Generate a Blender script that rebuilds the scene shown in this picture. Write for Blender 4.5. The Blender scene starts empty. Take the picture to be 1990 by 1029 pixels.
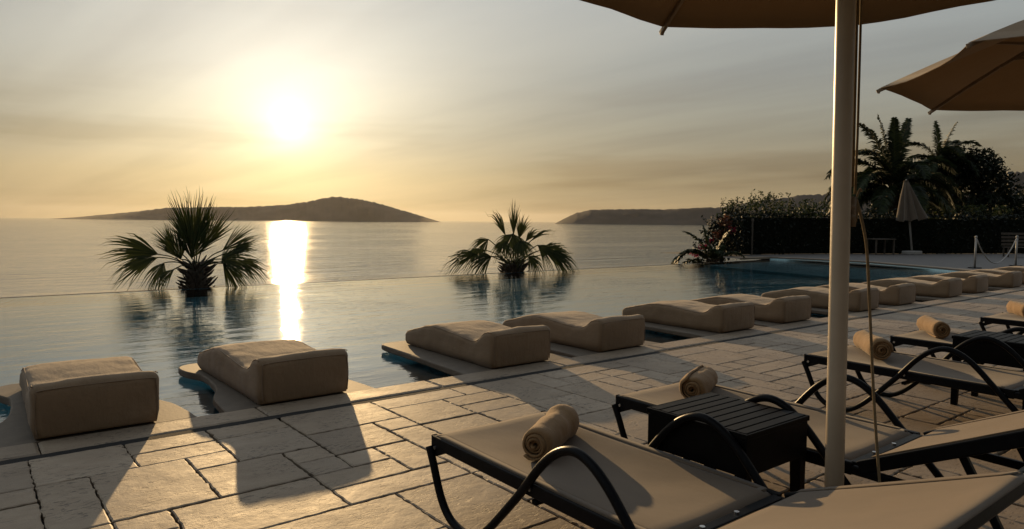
import bpy, math, random
from mathutils import Vector, Matrix, noise
R = math.radians
scene = bpy.context.scene
COL = scene.collection
rng = random.Random(7)

# ------------------------------------------------------------------ helpers
class MB:
    """collects faces, then links them as ONE mesh object"""
    def __init__(self): self.v = []; self.f = []
    def add(self, vs, fs):
        o = len(self.v); self.v += [tuple(p) for p in vs]; self.f += [tuple(i + o for i in q) for q in fs]
    def box(self, a, b, M=None):
        x0, y0, z0 = a; x1, y1, z1 = b
        vs = [(x0,y0,z0),(x1,y0,z0),(x1,y1,z0),(x0,y1,z0),(x0,y0,z1),(x1,y0,z1),(x1,y1,z1),(x0,y1,z1)]
        if M is not None: vs = [M @ Vector(p) for p in vs]
        self.add(vs, [(0,3,2,1),(4,5,6,7),(0,1,5,4),(1,2,6,5),(2,3,7,6),(3,0,4,7)])
    def bar(self, p, q, w, h, up=(0,0,1)):
        """rectangular bar from p to q, w across, h along up"""
        p = Vector(p); q = Vector(q); t = (q - p).normalized()
        s = t.cross(Vector(up)).normalized(); u = s.cross(t)
        vs = []
        for c in (p, q):
            for a, b in ((-1,-1),(1,-1),(1,1),(-1,1)): vs.append(c + s*(a*w/2) + u*(b*h/2))
        self.add(vs, [(3,2,1,0),(4,5,6,7),(0,1,5,4),(1,2,6,5),(2,3,7,6),(3,0,4,7)])
    def tube(self, pts, r, n=10, cap=True, sx=1.0):
        pts = [Vector(p) for p in pts]; m = len(pts)
        rr = r if isinstance(r, (list, tuple)) else [r]*m
        ref = Vector((0,0,1))
        t0 = (pts[1]-pts[0]).normalized()
        if abs(t0.dot(ref)) > .9: ref = Vector((1,0,0))
        o = len(self.v); prev = None
        for i in range(m):
            t = (pts[min(i+1,m-1)] - pts[max(i-1,0)]).normalized()
            if prev is None: s = t.cross(ref).normalized()
            else: s = (prev - t*prev.dot(t)).normalized()
            prev = s; u = s.cross(t)
            for k in range(n):
                a = 2*math.pi*k/n
                self.v.append(tuple(pts[i] + s*(math.cos(a)*rr[i]*sx) + u*(math.sin(a)*rr[i])))
        for i in range(m-1):
            for k in range(n):
                self.f.append((o+i*n+k, o+i*n+(k+1)%n, o+(i+1)*n+(k+1)%n, o+(i+1)*n+k))
        if cap:
            self.f.append(tuple(o+k for k in range(n))[::-1]); self.f.append(tuple(o+(m-1)*n+k for k in range(n)))
    def build(self, name, mat, parent=None, smooth=False, bevel=0, loc=None, flat_angle=None):
        me = bpy.data.meshes.new(name); me.from_pydata(self.v, [], self.f); me.update()
        o = bpy.data.objects.new(name, me); COL.objects.link(o)
        if mat: me.materials.append(mat)
        if smooth: me.polygons.foreach_set('use_smooth', [True]*len(me.polygons))
        if parent: o.parent = parent
        if loc: o.location = loc
        if bevel:
            b = o.modifiers.new('bevel', 'BEVEL'); b.width = bevel; b.segments = 2; b.limit_method = 'ANGLE'; b.angle_limit = R(50)
        return o

def tag(o, label=None, cat=None, group=None, kind=None):
    if label: o['label'] = label
    if cat: o['category'] = cat
    if group: o['group'] = group
    if kind: o['kind'] = kind
    return o
def empty(name, loc=(0,0,0), rz=0):
    o = bpy.data.objects.new(name, None); COL.objects.link(o); o.location = loc; o.rotation_euler = (0,0,rz)
    o.empty_display_size = .1
    return o
def kids(o): return [c for c in bpy.data.objects if c.parent == o]
def copy_tree(o, parent=None):
    c = o.copy(); COL.objects.link(c); c.parent = parent
    for ch in kids(o): copy_tree(ch, c)
    return c
def smooth_path(pts, n=6):
    P = [Vector(p) for p in pts]; out = []
    for i in range(len(P)-1):
        a = P[max(i-1,0)]; b = P[i]; c = P[i+1]; d = P[min(i+2,len(P)-1)]
        for k in range(n):
            t = k/n
            out.append(.5*((2*b)+(c-a)*t+(2*a-5*b+4*c-d)*t*t+(3*b-a-3*c+d)*t*t*t))
    out.append(P[-1]); return out
def lerp(a, b, t): return a + (b-a)*t
def interp(pts, x):
    if x <= pts[0][0]: return pts[0][1]
    for (a, b), (c, d) in zip(pts, pts[1:]):
        if x <= c:
            return b + (d-b)*(x-a)/(c-a)
    return pts[-1][1]

# ------------------------------------------------------------------ materials
class NT:
    def __init__(self, name):
        self.m = bpy.data.materials.new(name); self.m.use_nodes = True
        self.t = self.m.node_tree; self.n = self.t.nodes; self.n.clear()
        self.out = self.n.new('ShaderNodeOutputMaterial')
    def new(self, typ, **kw):
        x = self.n.new(typ)
        for k, v in kw.items():
            if k.startswith('i_'): x.inputs[k[2:].replace('_', ' ')].default_value = v
            else: setattr(x, k, v)
        return x
    def link(self, a, b): self.t.links.new(a, b)
    def ramp(self, fac, stops, interp='LINEAR'):
        r = self.new('ShaderNodeValToRGB'); r.color_ramp.interpolation = interp
        e = r.color_ramp.elements
        while len(e) < len(stops): e.new(.5)
        for s, (p, c) in zip(e, stops):
            s.position = p; s.color = (*c, 1) if len(c) == 3 else c
        self.link(fac, r.inputs[0]); return r.outputs[0]
    def noise(self, vec, scale, detail=4, rough=.55, typ='ShaderNodeTexNoise'):
        x = self.new(typ); x.inputs['Scale'].default_value = scale
        x.inputs['Detail'].default_value = detail; x.inputs['Roughness'].default_value = rough
        if vec: self.link(vec, x.inputs['Vector'])
        return x.outputs['Fac']
    def mapping(self, vec, scale=(1,1,1), rot=(0,0,0)):
        m = self.new('ShaderNodeMapping'); m.inputs['Scale'].default_value = scale; m.inputs['Rotation'].default_value = rot
        self.link(vec, m.inputs['Vector']); return m.outputs[0]
    def math(self, op, a, b=None):
        x = self.new('ShaderNodeMath', operation=op)
        for i, v in enumerate((a, b)):
            if v is None: continue
            if isinstance(v, (int, float)): x.inputs[i].default_value = v
            else: self.link(v, x.inputs[i])
        return x.outputs[0]
    def mixc(self, fac, a, b, mode='MIX'):
        x = self.new('ShaderNodeMix', data_type='RGBA', blend_type=mode)
        for i, v in ((0, fac), (6, a), (7, b)):
            if isinstance(v, (int, float)): x.inputs[i].default_value = v
            elif isinstance(v, tuple): x.inputs[i].default_value = (*v, 1)
            else: self.link(v, x.inputs[i])
        return x.outputs[2]
    def bump(self, h, strength=.5, dist=.01, normal=None):
        b = self.new('ShaderNodeBump'); b.inputs['Strength'].default_value = strength; b.inputs['Distance'].default_value = dist
        self.link(h, b.inputs['Height'])
        if normal: self.link(normal, b.inputs['Normal'])
        return b.outputs[0]
    def principled(self, color, rough=.6, normal=None, spec=.5, **kw):
        p = self.new('ShaderNodeBsdfPrincipled')
        if isinstance(color, tuple): p.inputs['Base Color'].default_value = (*color, 1)
        else: self.link(color, p.inputs['Base Color'])
        if isinstance(rough, (int, float)): p.inputs['Roughness'].default_value = rough
        else: self.link(rough, p.inputs['Roughness'])
        p.inputs['Specular IOR Level'].default_value = spec
        if normal: self.link(normal, p.inputs['Normal'])
        for k, v in kw.items(): p.inputs[k.replace('_', ' ')].default_value = v
        return p
    def done(self, sh):
        self.link(sh.outputs[0] if hasattr(sh, 'outputs') else sh, self.out.inputs[0]); return self.m
def objc(t): return t.new('ShaderNodeTexCoord').outputs['Object']
def posn(t): return t.new('ShaderNodeNewGeometry').outputs['Position']

def mat_simple(name, col, rough=.6, var=.15, scale=8, bump=.2, bscale=60, spec=.5, **kw):
    t = NT(name); c = objc(t)
    f = t.noise(c, scale, 5)
    lo = tuple(x*(1-var) for x in col); hi = tuple(min(1, x*(1+var)) for x in col)
    cc = t.ramp(f, [(.3, lo), (.7, hi)])
    nb = t.bump(t.noise(c, bscale, 3), bump, .003)
    return t.done(t.principled(cc, rough, nb, spec, **kw))

def mat_travertine():
    t = NT('travertine'); p = posn(t)
    g = t.new('ShaderNodeNewGeometry'); rnd = g.outputs['Random Per Island']
    # every slab its own shift of the pattern
    vm = t.new('ShaderNodeVectorMath', operation='MULTIPLY_ADD')
    cmb = t.new('ShaderNodeCombineXYZ'); t.link(rnd, cmb.inputs[0]); t.link(rnd, cmb.inputs[1])
    vm.inputs[1].default_value = (37, 53, 11); t.link(cmb.outputs[0], vm.inputs[0]); t.link(p, vm.inputs[2])
    q = vm.outputs[0]
    base = t.ramp(rnd, [(0, (.19,.140,.090)), (.3, (.33,.250,.165)), (.6, (.27,.205,.135)), (.8, (.40,.310,.215)), (1, (.23,.180,.125))])
    veins = t.noise(t.mapping(q, (3.2, 6.5, 1)), 1.9, 7, .66)
    base = t.mixc(t.math('MULTIPLY', t.ramp(veins, [(.38, (0,0,0)), (.62, (1,1,1))]), .40), base, t.mixc(1.0, base, (.60,.50,.40), 'MULTIPLY'))
    blot = t.noise(p, 1.1, 5, .6)
    base = t.mixc(t.ramp(blot, [(.42, (0,0,0)), (.72, (.75,.75,.75))]), base, (.16,.115,.075))
    # pits of the stone
    pn = t.noise(t.mapping(q, (20, 52, 14)), 1.0, 4, .65)
    pm = t.noise(t.mapping(q, (3, 5, 3)), 1.0, 2)
    pits = t.math('MULTIPLY', t.ramp(pn, [(.55, (0,0,0)), (.61, (1,1,1))]), t.ramp(pm, [(.42, (0,0,0)), (.58, (1,1,1))]))
    base = t.mixc(t.math('MULTIPLY', pits, .9), base, (.045,.032,.022))
    fine = t.noise(p, 190, 3, .7)
    base = t.mixc(.25, base, t.ramp(fine, [(.3, (.16,.12,.085)), (.7, (.46,.38,.29))]))
    h1 = t.math('SUBTRACT', t.math('ADD', t.math('MULTIPLY', t.noise(q, 9, 5, .6), .9), t.math('MULTIPLY', fine, .12)), t.math('MULTIPLY', pits, .5))
    nb = t.bump(h1, .6, .010)
    rough = t.math('ADD', t.math('MULTIPLY', t.noise(q, 5, 4), .25), .50)
    return t.done(t.principled(base, rough, nb, .4))

def mat_water_pool():
    t = NT('pool_water'); p = posn(t)
    a = t.noise(t.mapping(p, (.45, 1.7, 1)), 1.6, 3, .5)
    b = t.noise(t.mapping(p, (.55, 1.8, 1)), 7.0, 3, .55)
    patch = t.noise(p, .28, 2)
    h = t.math('ADD', t.math('MULTIPLY', a, 1.0), t.math('MULTIPLY', t.math('MULTIPLY', b, .60), t.ramp(patch, [(.35, (.25,)*3), (.65, (1,)*3)])))
    nb = t.bump(h, 1.0, POOL_BUMP)
    gl = t.new('ShaderNodeBsdfGlossy'); gl.inputs['Roughness'].default_value = .03; gl.inputs['Color'].default_value = (.97,.97,.97,1); t.link(nb, gl.inputs['Normal'])
    tr = t.new('ShaderNodeBsdfTransparent'); tr.inputs['Color'].default_value = (.82,.94,.96,1)
    fr = t.new('ShaderNodeFresnel'); fr.inputs['IOR'].default_value = 2.0; t.link(nb, fr.inputs['Normal'])
    mx = t.new('ShaderNodeMixShader'); t.link(fr.outputs[0], mx.inputs[0]); t.link(tr.outputs[0], mx.inputs[1]); t.link(gl.outputs[0], mx.inputs[2])
    return t.done(mx)

def mat_sea():
    t = NT('sea_water'); p = posn(t)
    a = t.noise(t.mapping(p, (.13, 1.8, 1)), .10, 5, .6)
    b = t.noise(t.mapping(p, (.18, 1.8, 1)), .7, 4, .6)
    c = t.noise(t.mapping(p, (.35, 2.0, 1)), .012, 4, .6)
    h = t.math('ADD', t.math('MULTIPLY', a, 1.6), t.math('MULTIPLY', b, .30))
    nb = t.bump(h, 1.0, SEA_BUMP)
    slick = t.ramp(c, [(.42, (.04,)*3), (.6, (.08,)*3)])
    body = t.new('ShaderNodeBsdfDiffuse'); body.inputs['Color'].default_value = (.03,.055,.07,1)
    gl = t.new('ShaderNodeBsdfGlossy'); t.link(slick, gl.inputs['Roughness']); gl.inputs['Color'].default_value = (.93,.93,.93,1); t.link(nb, gl.inputs['Normal'])
    fr = t.new('ShaderNodeFresnel'); fr.inputs['IOR'].default_value = 2.0; t.link(nb, fr.inputs['Normal'])
    mx = t.new('ShaderNodeMixShader'); t.link(fr.outputs[0], mx.inputs[0]); t.link(body.outputs[0], mx.inputs[1]); t.link(gl.outputs[0], mx.inputs[2])
    return t.done(mx)

def mat_pool_tile(name, c1, c2, size=.05):
    t = NT(name); p = posn(t)
    b = t.new('ShaderNodeTexBrick'); b.offset = 0; b.inputs['Scale'].default_value = 1/size/2
    b.inputs['Color1'].default_value = (*c1,1); b.inputs['Color2'].default_value = (*c2,1); b.inputs['Mortar'].default_value = (*(x*1.3 for x in c1),1)
    b.inputs['Mortar Size'].default_value = .02; b.inputs['Row Height'].default_value = .5
    t.link(p, b.inputs['Vector'])
    return t.done(t.principled(b.outputs['Color'], .35))

def mat_fabric(name, col, weave=420, var=.12, rough=.9, blotch=(.8, 1.12), wrinkle=.35, trans=0):
    t = NT(name); c = objc(t)
    f = t.noise(c, 4.5, 5, .6)
    cc = t.ramp(f, [(.28, tuple(x*blotch[0] for x in col)), (.72, tuple(x*blotch[1] for x in col))])
    w = t.noise(c, weave, 2, .5)
    cc = t.mixc(.3, cc, t.ramp(w, [(.3, tuple(x*.65 for x in col)), (.7, tuple(x*1.25 for x in col))]))
    wr = t.noise(t.mapping(c, (6, 2.5, 4)), 1.0, 4, .55)
    hh = t.math('ADD', t.math('MULTIPLY', wr, 1.0), t.math('MULTIPLY', w, .05))
    nb = t.bump(hh, wrinkle, .03)
    p = t.principled(cc, rough, nb, .25)
    p.inputs['Sheen Weight'].default_value = .15; p.inputs['Sheen Roughness'].default_value = .5
    if not trans: return t.done(p)
    tl = t.new('ShaderNodeBsdfTranslucent'); tl.inputs['Color'].default_value = (*(x*.9 for x in col), 1)
    mx = t.new('ShaderNodeMixShader'); mx.inputs[0].default_value = trans
    t.link(p.outputs[0], mx.inputs[1]); t.link(tl.outputs[0], mx.inputs[2])
    return t.done(mx)

def mat_leaf(name, lo, hi, trans=.3, rough=.55):
    t = NT(name); g = t.new('ShaderNodeNewGeometry')
    cc = t.ramp(g.outputs['Random Per Island'], [(0, lo), (1, hi)])
    p = t.principled(cc, rough, None, .2)
    tl = t.new('ShaderNodeBsdfTranslucent'); t.link(cc, tl.inputs['Color'])
    mx = t.new('ShaderNodeMixShader'); mx.inputs[0].default_value = trans
    t.link(p.outputs[0], mx.inputs[1]); t.link(tl.outputs[0], mx.inputs[2])
    return t.done(mx)

POOL_BUMP = .013
SEA_BUMP = .34
M = dict(
    stone=mat_travertine(), pool=mat_water_pool(), sea=mat_sea(),
    joint=mat_simple('joint_sand', (.009,.007,.005), .95, .4, 30, .8, 120),
    tile_deep=mat_pool_tile('pool_tile_blue', (.150,.430,.490), (.165,.460,.520)),
    tile_shade=mat_pool_tile('pool_tile_shade', (.030,.070,.085), (.036,.082,.098)),  # darker pool tile, its colour carries the shade between the platforms
    tile_pale=mat_pool_tile('pool_tile_pale', (.58,.80,.82), (.62,.84,.86)),
    wetstone=mat_simple('wet_stone', (.022,.020,.018), .9, .3, 6, .4, 40, .05),
    far_pave=mat_simple('far_paving', (.115,.103,.092), .75, .15, 3, .3, 20),
    soil=mat_simple('soil', (.07,.06,.04), .95, .4, .6, .6, 8),
    rock=mat_simple('hill_scrub', (.036,.034,.032), .95, .40, .003, .5, .05, .1),
    platform=mat_simple('platform_stone', (.115,.088,.060), .7, .2, 7, .6, 45),
    cushion=mat_fabric('cushion_cover', (.262,.180,.108), 500, blotch=(.82,1.1), wrinkle=.7),
    piping=mat_fabric('cushion_piping', (.235,.165,.105), 500, wrinkle=.1),
    towel=mat_fabric('towel_terry', (.255,.152,.068), 200, blotch=(.85,1.1), wrinkle=.5),
    sling=mat_fabric('sling_mesh', (.148,.110,.075), 900, blotch=(.84,1.08), wrinkle=.10),
    hem=mat_fabric('sling_hem', (.125,.092,.062), 500, wrinkle=.15),
    canopy=mat_fabric('canopy_cloth', (.33,.225,.125), 600, blotch=(.93,1.05), wrinkle=.3, trans=.24),
    frame=mat_simple('black_frame', (.006,.006,.007), .36, .3, 20, .12, 200, .09),
    plastic=mat_simple('black_resin', (.0045,.004,.004), .5, .3, 14, .2, 160, .08),
    screw=mat_simple('steel_screw', (.6,.6,.6), .3, .1, 10, .1, 100, .5, Metallic=1.0),
    pole=mat_simple('pole_paint', (.47,.39,.29), .38, .10, 5, .1, 60),
    rib=mat_simple('rib_wood', (.22,.16,.10), .6, .2, 12, .2, 90),
    cord=mat_simple('cord', (.22,.155,.08), .9, .2, 60, .5, 300),
    white=mat_simple('white_paint', (.38,.36,.33), .5, .08, 6, .15, 40),
    bark=mat_simple('palm_bark', (.06,.045,.03), .95, .4, 9, 1.0, 30),
    fan=mat_leaf('fan_leaf', (.022,.034,.010), (.055,.065,.020), .28),
    frond=mat_leaf('palm_frond', (.010,.018,.006), (.042,.058,.019), .25),
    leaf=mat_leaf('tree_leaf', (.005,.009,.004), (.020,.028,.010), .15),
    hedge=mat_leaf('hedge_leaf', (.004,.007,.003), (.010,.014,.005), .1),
    bush=mat_leaf('bush_leaf', (.016,.028,.010), (.065,.080,.028), .3),
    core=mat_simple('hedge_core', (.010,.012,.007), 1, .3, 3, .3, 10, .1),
    flower=mat_leaf('bract', (.20,.015,.05), (.42,.03,.10), .35),
    dry=mat_leaf('dry_leaf', (.10,.035,.02), (.16,.06,.03), .3),
    wood=mat_simple('weathered_wood', (.10,.08,.06), .8, .25, 10, .4, 60),
)

# ------------------------------------------------------------------ camera (1.4 m above the deck; X runs along the pool, Y out to sea)
H = 1.4; FPX = 1345.0; YAW = R(38.35); PITCH = math.atan2(83.5, FPX); ROLL = -math.atan(.0080)
fh = Vector((math.sin(YAW), math.cos(YAW), 0)); rt = Vector((math.cos(YAW), -math.sin(YAW), 0)); up = Vector((0,0,1))
Fv = fh*math.cos(PITCH) - up*math.sin(PITCH); Uv = up*math.cos(PITCH) + fh*math.sin(PITCH)
Rx = rt*math.cos(ROLL) - Uv*math.sin(ROLL); Ux = Uv*math.cos(ROLL) + rt*math.sin(ROLL)
cam = bpy.data.cameras.new('camera'); cam.sensor_width = 36; cam.lens = FPX/1990*36
cam.clip_start = .05; cam.clip_end = 400000
co = bpy.data.objects.new('camera', cam); COL.objects.link(co)
co.matrix_world = Matrix(((Rx.x, Ux.x, -Fv.x, 0), (Rx.y, Ux.y, -Fv.y, 0), (Rx.z, Ux.z, -Fv.z, H), (0,0,0,1)))
scene.camera = co
def bearing(px):
    """compass direction (unit, level) that the photograph shows at column px near the horizon"""
    d = Rx*((px-995)/FPX) + Ux*((514.5-432)/FPX) + Fv
    return Vector((d.x, d.y, 0)).normalized()

# ------------------------------------------------------------------ light
SUN_AZ, SUN_EL = R(20.6), R(10.2)
GLOW_EL = R(7.35)
sdir = Vector((math.sin(SUN_AZ)*math.cos(SUN_EL), math.cos(SUN_AZ)*math.cos(SUN_EL), math.sin(SUN_EL)))
gdir = Vector((math.sin(SUN_AZ)*math.cos(GLOW_EL), math.cos(SUN_AZ)*math.cos(GLOW_EL), math.sin(GLOW_EL)))
sun = bpy.data.lights.new('sun', 'SUN'); sun.energy = 4.4; sun.angle = R(.6); sun.color = (1, .66, .31)
so = bpy.data.objects.new('sun', sun); COL.objects.link(so); so.rotation_euler = (-sdir).to_track_quat('-Z', 'Y').to_euler(); so.location = (0, 0, 60)

def build_world():
    w = bpy.data.worlds.new('World'); scene.world = w; w.use_nodes = True
    t = NT.__new__(NT); t.t = w.node_tree; t.n = t.t.nodes; t.n.clear()
    out = t.n.new('ShaderNodeOutputWorld'); bg = t.n.new('ShaderNodeBackground')
    t.link(bg.outputs[0], out.inputs[0])
    d = t.new('ShaderNodeTexCoord').outputs['Generated']
    sky = t.new('ShaderNodeTexSky', sky_type='NISHITA'); sky.sun_disc = False
    sky.sun_elevation = SUN_EL; sky.sun_rotation = SUN_AZ
    sky.air_density = 1.0; sky.dust_density = 3.5; sky.ozone_density = 1.0; sky.altitude = 10
    hs = t.new('ShaderNodeHueSaturation'); hs.inputs['Saturation'].default_value = .6; hs.inputs['Value'].default_value = NISHITA_SHARE
    t.link(sky.outputs[0], hs.inputs['Color'])
    sx = t.new('ShaderNodeSeparateXYZ'); t.link(d, sx.inputs[0])
    el = t.math('MULTIPLY', t.math('ARCSINE', sx.outputs[2]), 1/(math.pi/2))          # 0 horizon .. 1 zenith
    veil = t.ramp(el, VEIL)                                                            # thin high cloud, made brighter overhead to fill the deck shade
    dp = t.new('ShaderNodeVectorMath', operation='DOT_PRODUCT'); t.link(d, dp.inputs[0]); dp.inputs[1].default_value = gdir
    ang = t.math('MULTIPLY', t.math('ARCCOSINE', t.math('MINIMUM', dp.outputs['Value'], .999999)), 180/math.pi)
    veil = t.mixc(1.0, veil, t.ramp(t.math('DIVIDE', ang, 180), [(0,(1.04,)*3),(.12,(1,1,1)),(.22,(.97,.985,1.0)),(.35,(.90,.95,1.0)),(.5,(.80,.86,.92)),(.72,(.27,.27,.27)),(1,(.13,.125,.12))]), 'MULTIPLY')
    vs = t.new('ShaderNodeVectorMath', operation='SCALE'); vs.inputs['Scale'].default_value = 10; t.link(veil, vs.inputs[0])
    col = t.mixc(1.0, hs.outputs[0], vs.outputs[0], 'ADD')
    # thin cloud streaks
    zz = t.math('ADD', t.math('MAXIMUM', sx.outputs[2], 0.0), .10)
    cx = t.math('DIVIDE', sx.outputs[0], zz); cy = t.math('DIVIDE', sx.outputs[1], zz)
    cc = t.new('ShaderNodeCombineXYZ'); t.link(cx, cc.inputs[0]); t.link(cy, cc.inputs[1])
    mp = t.mapping(t.mapping(cc.outputs[0], (1,1,1), (0, 0, R(-8))), (.75, .13, 1))
    n1 = t.noise(mp, 1.0, 6, .55)
    cl = t.ramp(n1, [(.34, (.78,.77,.79)), (.50, (1.0,1.0,1.0)), (.68, (1.15,1.13,1.10))])
    col = t.mixc(.85, col, cl, 'MULTIPLY')
    # low flat cloud bands just over the horizon
    az = t.math('ARCTAN2', sx.outputs[0], sx.outputs[1])
    c2 = t.new('ShaderNodeCombineXYZ'); t.link(t.math('MULTIPLY', az, 2.2), c2.inputs[0]); t.link(t.math('ADD', t.math('MULTIPLY', el, 34.0), t.math('MULTIPLY', az, -.35)), c2.inputs[1]); c2.inputs[2].default_value = 4.7
    n2 = t.noise(c2.outputs[0], 1.0, 4, .5)
    band = t.ramp(n2, [(.36, (.80,.77,.74)), (.50, (1,1,1)), (.7, (1.06,1.05,1.03))])
    col = t.mixc(t.ramp(el, [(0, (.9,)*3), (.075, (.9,)*3), (.12, (.15,)*3)]), col, t.mixc(1.0, col, band, 'MULTIPLY'))
    # the sun behind thin cloud: a wide warm aureole round it
    def lobe(amp, sig, pw, c):
        e = t.math('EXPONENT', t.math('MULTIPLY', t.math('POWER', t.math('DIVIDE', ang, sig), pw), -1.0))
        x = t.new('ShaderNodeMix', data_type='RGBA', blend_type='MULTIPLY'); x.inputs[0].default_value = 1
        x.inputs[6].default_value = tuple(k*amp for k in c) + (1,)
        t.link(e, x.inputs[7]); return x.outputs[2]
    tint = t.ramp(el, [(0, (1,.72,.20)), (.040, (1,.80,.30)), (.078, (1,.93,.70)), (.13, (1,.97,.90)), (.25, (1,1,1))])    # low air is yellower
    for i, L in enumerate(LOBES):
        col = t.mixc(1.0, col, lobe(*L) if i == 0 else t.mixc(1.0, lobe(*L), tint, 'MULTIPLY'), 'ADD')
    t.link(col, bg.inputs[0]); bg.inputs[1].default_value = .1
NISHITA_SHARE = .045
VEIL = [(0,(.275,.198,.100)),(.035,(.285,.222,.125)),(.08,(.290,.270,.205)),(.13,(.325,.330,.298)),(.19,(.355,.372,.366)),(.26,(.40,.425,.435)),(.42,(.46,.49,.51)),(1,(.41,.44,.48))]
LOBES = [(5.6, 1.35, 1.2, (1, .98, .92)), (4.4, 5.6, 1.15, (1, .97, .86)), (2.9, 16, 1.5, (1, .93, .70))]
build_world()
scene.view_settings.view_transform = 'Standard'; scene.view_settings.look = 'None'
scene.view_settings.exposure = 0.0; scene.view_settings.gamma = 1
scene.cycles.max_bounces = 8; scene.cycles.transparent_max_bounces = 12
scene.cycles.volume_bounces = 0; scene.cycles.caustics_reflective = False; scene.cycles.caustics_refractive = False
scene.cycles.sample_clamp_indirect = 6

# ------------------------------------------------------------------ setting: deck, pool, sea, hills
WL = -.09                      # pool water level
EDGE = 15.8                    # the infinity edge
def slab(mb, x0, x1, y0, y1, near, z=0, th=.05, jit=.0046, inset=.005):
    step = .03 if near else .30
    def side(a, b):
        n = max(1, int(math.hypot(b[0]-a[0], b[1]-a[1])/step)); return [(lerp(a[0],b[0],k/n), lerp(a[1],b[1],k/n)) for k in range(n)]
    ring = side((x0,y0),(x1,y0)) + side((x1,y0),(x1,y1)) + side((x1,y1),(x0,y1)) + side((x0,y1),(x0,y0))
    mx, my = (x0+x1)/2, (y0+y1)/2
    tx, ty, dz = rng.uniform(-.002,.002), rng.uniform(-.002,.002), rng.uniform(-.0015,.0015)
    top, rim, low = [], [], []
    for (x, y) in ring:
        j = jit if near else jit*.6
        jx, jy = rng.uniform(-j, j), rng.uniform(-j, j)
        if rng.random() < .06 and near: jx *= 2.6; jy *= 2.6
        ix = x + max(-inset*1.4, min(inset*1.4, (mx-x)))*1; iy = y + max(-inset*1.4, min(inset*1.4, (my-y)))*1
        zt = z + dz + (x-mx)*tx + (y-my)*ty
        top.append((ix+jx*.6, iy+jy*.6, zt)); rim.append((x+jx, y+jy, zt-inset*.8)); low.append((x+jx, y+jy, z-th))
    n = len(ring)
    mb.add(top+rim+low, [tuple(range(n))] + [(k, n+k, n+(k+1)%n, (k+1)%n) for k in range(n)] + [(n+k, 2*n+k, 2*n+(k+1)%n, n+(k+1)%n) for k in range(n)])

CELL = .2415; X0 = .005; YB = 3.58
fixed = [(1,3,3,5),(3,5,4,5),(3,5,3,4),(1,2,0,3),(2,4,0,3),(4,5,2,3),(4,6,0,2),(5,7,2,4),(5,7,4,5),(6,7,1,2),(6,7,0,1),
         (3,6,-2,0),(2,3,-1,0),(6,8,-1,0),(-1,1,3,5),(-1,1,2,3),(0,1,0,2),(-2,0,0,2),(0,2,-1,0),(7,9,1,3),(7,8,0,1),(7,10,3,5)]
K0, K1, I0, I1 = -32, 5, -18, 195
taken = set(); rects = []
for (a,b,c,d) in fixed:
    rects.append((a,b,c,d)); taken |= {(i,k) for i in range(a,b) for k in range(c,d)}
sizes = [(2,2),(3,2),(2,1),(1,1),(2,3),(1,2),(3,1),(2,1),(1,1),(2,2),(1,2)]
for k in range(K1-1, K0-1, -1):
    for i in range(I0, I1):
        if (i,k) in taken: continue
        opts = sizes[:]; rng.shuffle(opts); opts.append((1,1))
        for (w,h) in opts:
            cells = [(i+u, k-v) for u in range(w) for v in range(h)]
            if all(c not in taken for c in cells): break
        taken |= set(cells); rects.append((i, i+w, k-h+1, k+1))
YTOP = 4.806
def ky(k): return YTOP if k >= 5 else YB + CELL*k
deck = MB()
for (a,b,c,d) in rects:
    g = [rng.choice((.003,.005,.006,.010))*rng.uniform(.8,1.2) for _ in range(4)]
    slab(deck, X0+a*CELL+g[0], X0+b*CELL-g[1], ky(c)+g[2], ky(d)-g[3]*(0 if d >= 5 else 1), X0+a*CELL < 8 and ky(d) > -.5)
tag(deck.build('pool_deck', M['stone']), kind='structure')
cop = MB(); x = .363 - 1.42*5
while x < 24:
    L = 1.42 + rng.uniform(-.09,.09)
    slab(cop, x+.004, min(x+L-.004, 24), 4.908, 5.19, x < 9, 0, .10, .002, .012); x += L
tag(cop.build('pool_coping', M['stone']), kind='structure')
jb = MB(); jb.add([(-6,-5,-.03),(48,-5,-.03),(48,4.91,-.03),(-6,4.91,-.03)], [(0,1,2,3)])
tag(jb.build('deck_bed', M['joint']), kind='structure')
dr = MB(); xx = -6.0; ds = []
while xx < 24.2:
    ds.append((xx, 4.812+rng.uniform(-.006,.010), 4.905+rng.uniform(-.004,.004))); xx += .05 if xx < 8 else .5
dr.v = [(x, a, -.007) for x, a, b in ds] + [(x, b, -.007) for x, a, b in ds]
dr.f = [(i, i+1, len(ds)+i+1, len(ds)+i) for i in range(len(ds)-1)]
tag(dr.build('deck_drain', M['joint']), kind='structure')

RIM = [(24,5.15),(24,7.6),(24.9,9.2),(26.3,12),(26.4,14),(26.1,15.8)]
pw = MB(); pw.add([(-14,5.17,WL),(24,5.17,WL)] + [(a,b,WL) for a,b in RIM[1:]] + [(-14,EDGE,WL)], [tuple(range(8))])
tag(pw.build('pool_water', M['pool']), kind='structure')
FL, BL = -.27, -.255          # the pool is shallow
basin = MB()
LEDGE = [(20.6,8.2),(20.0,9.6),(20.6,12),(21.6,15.8)]
basin.add([(-14,6.9,FL),(24,6.9,FL),(24,8.2,FL),(20.6,8.2,FL),(20.0,9.6,FL),(20.6,12,FL),(21.6,15.8,FL),(-14,15.8,FL)], [tuple(range(8))])

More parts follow.
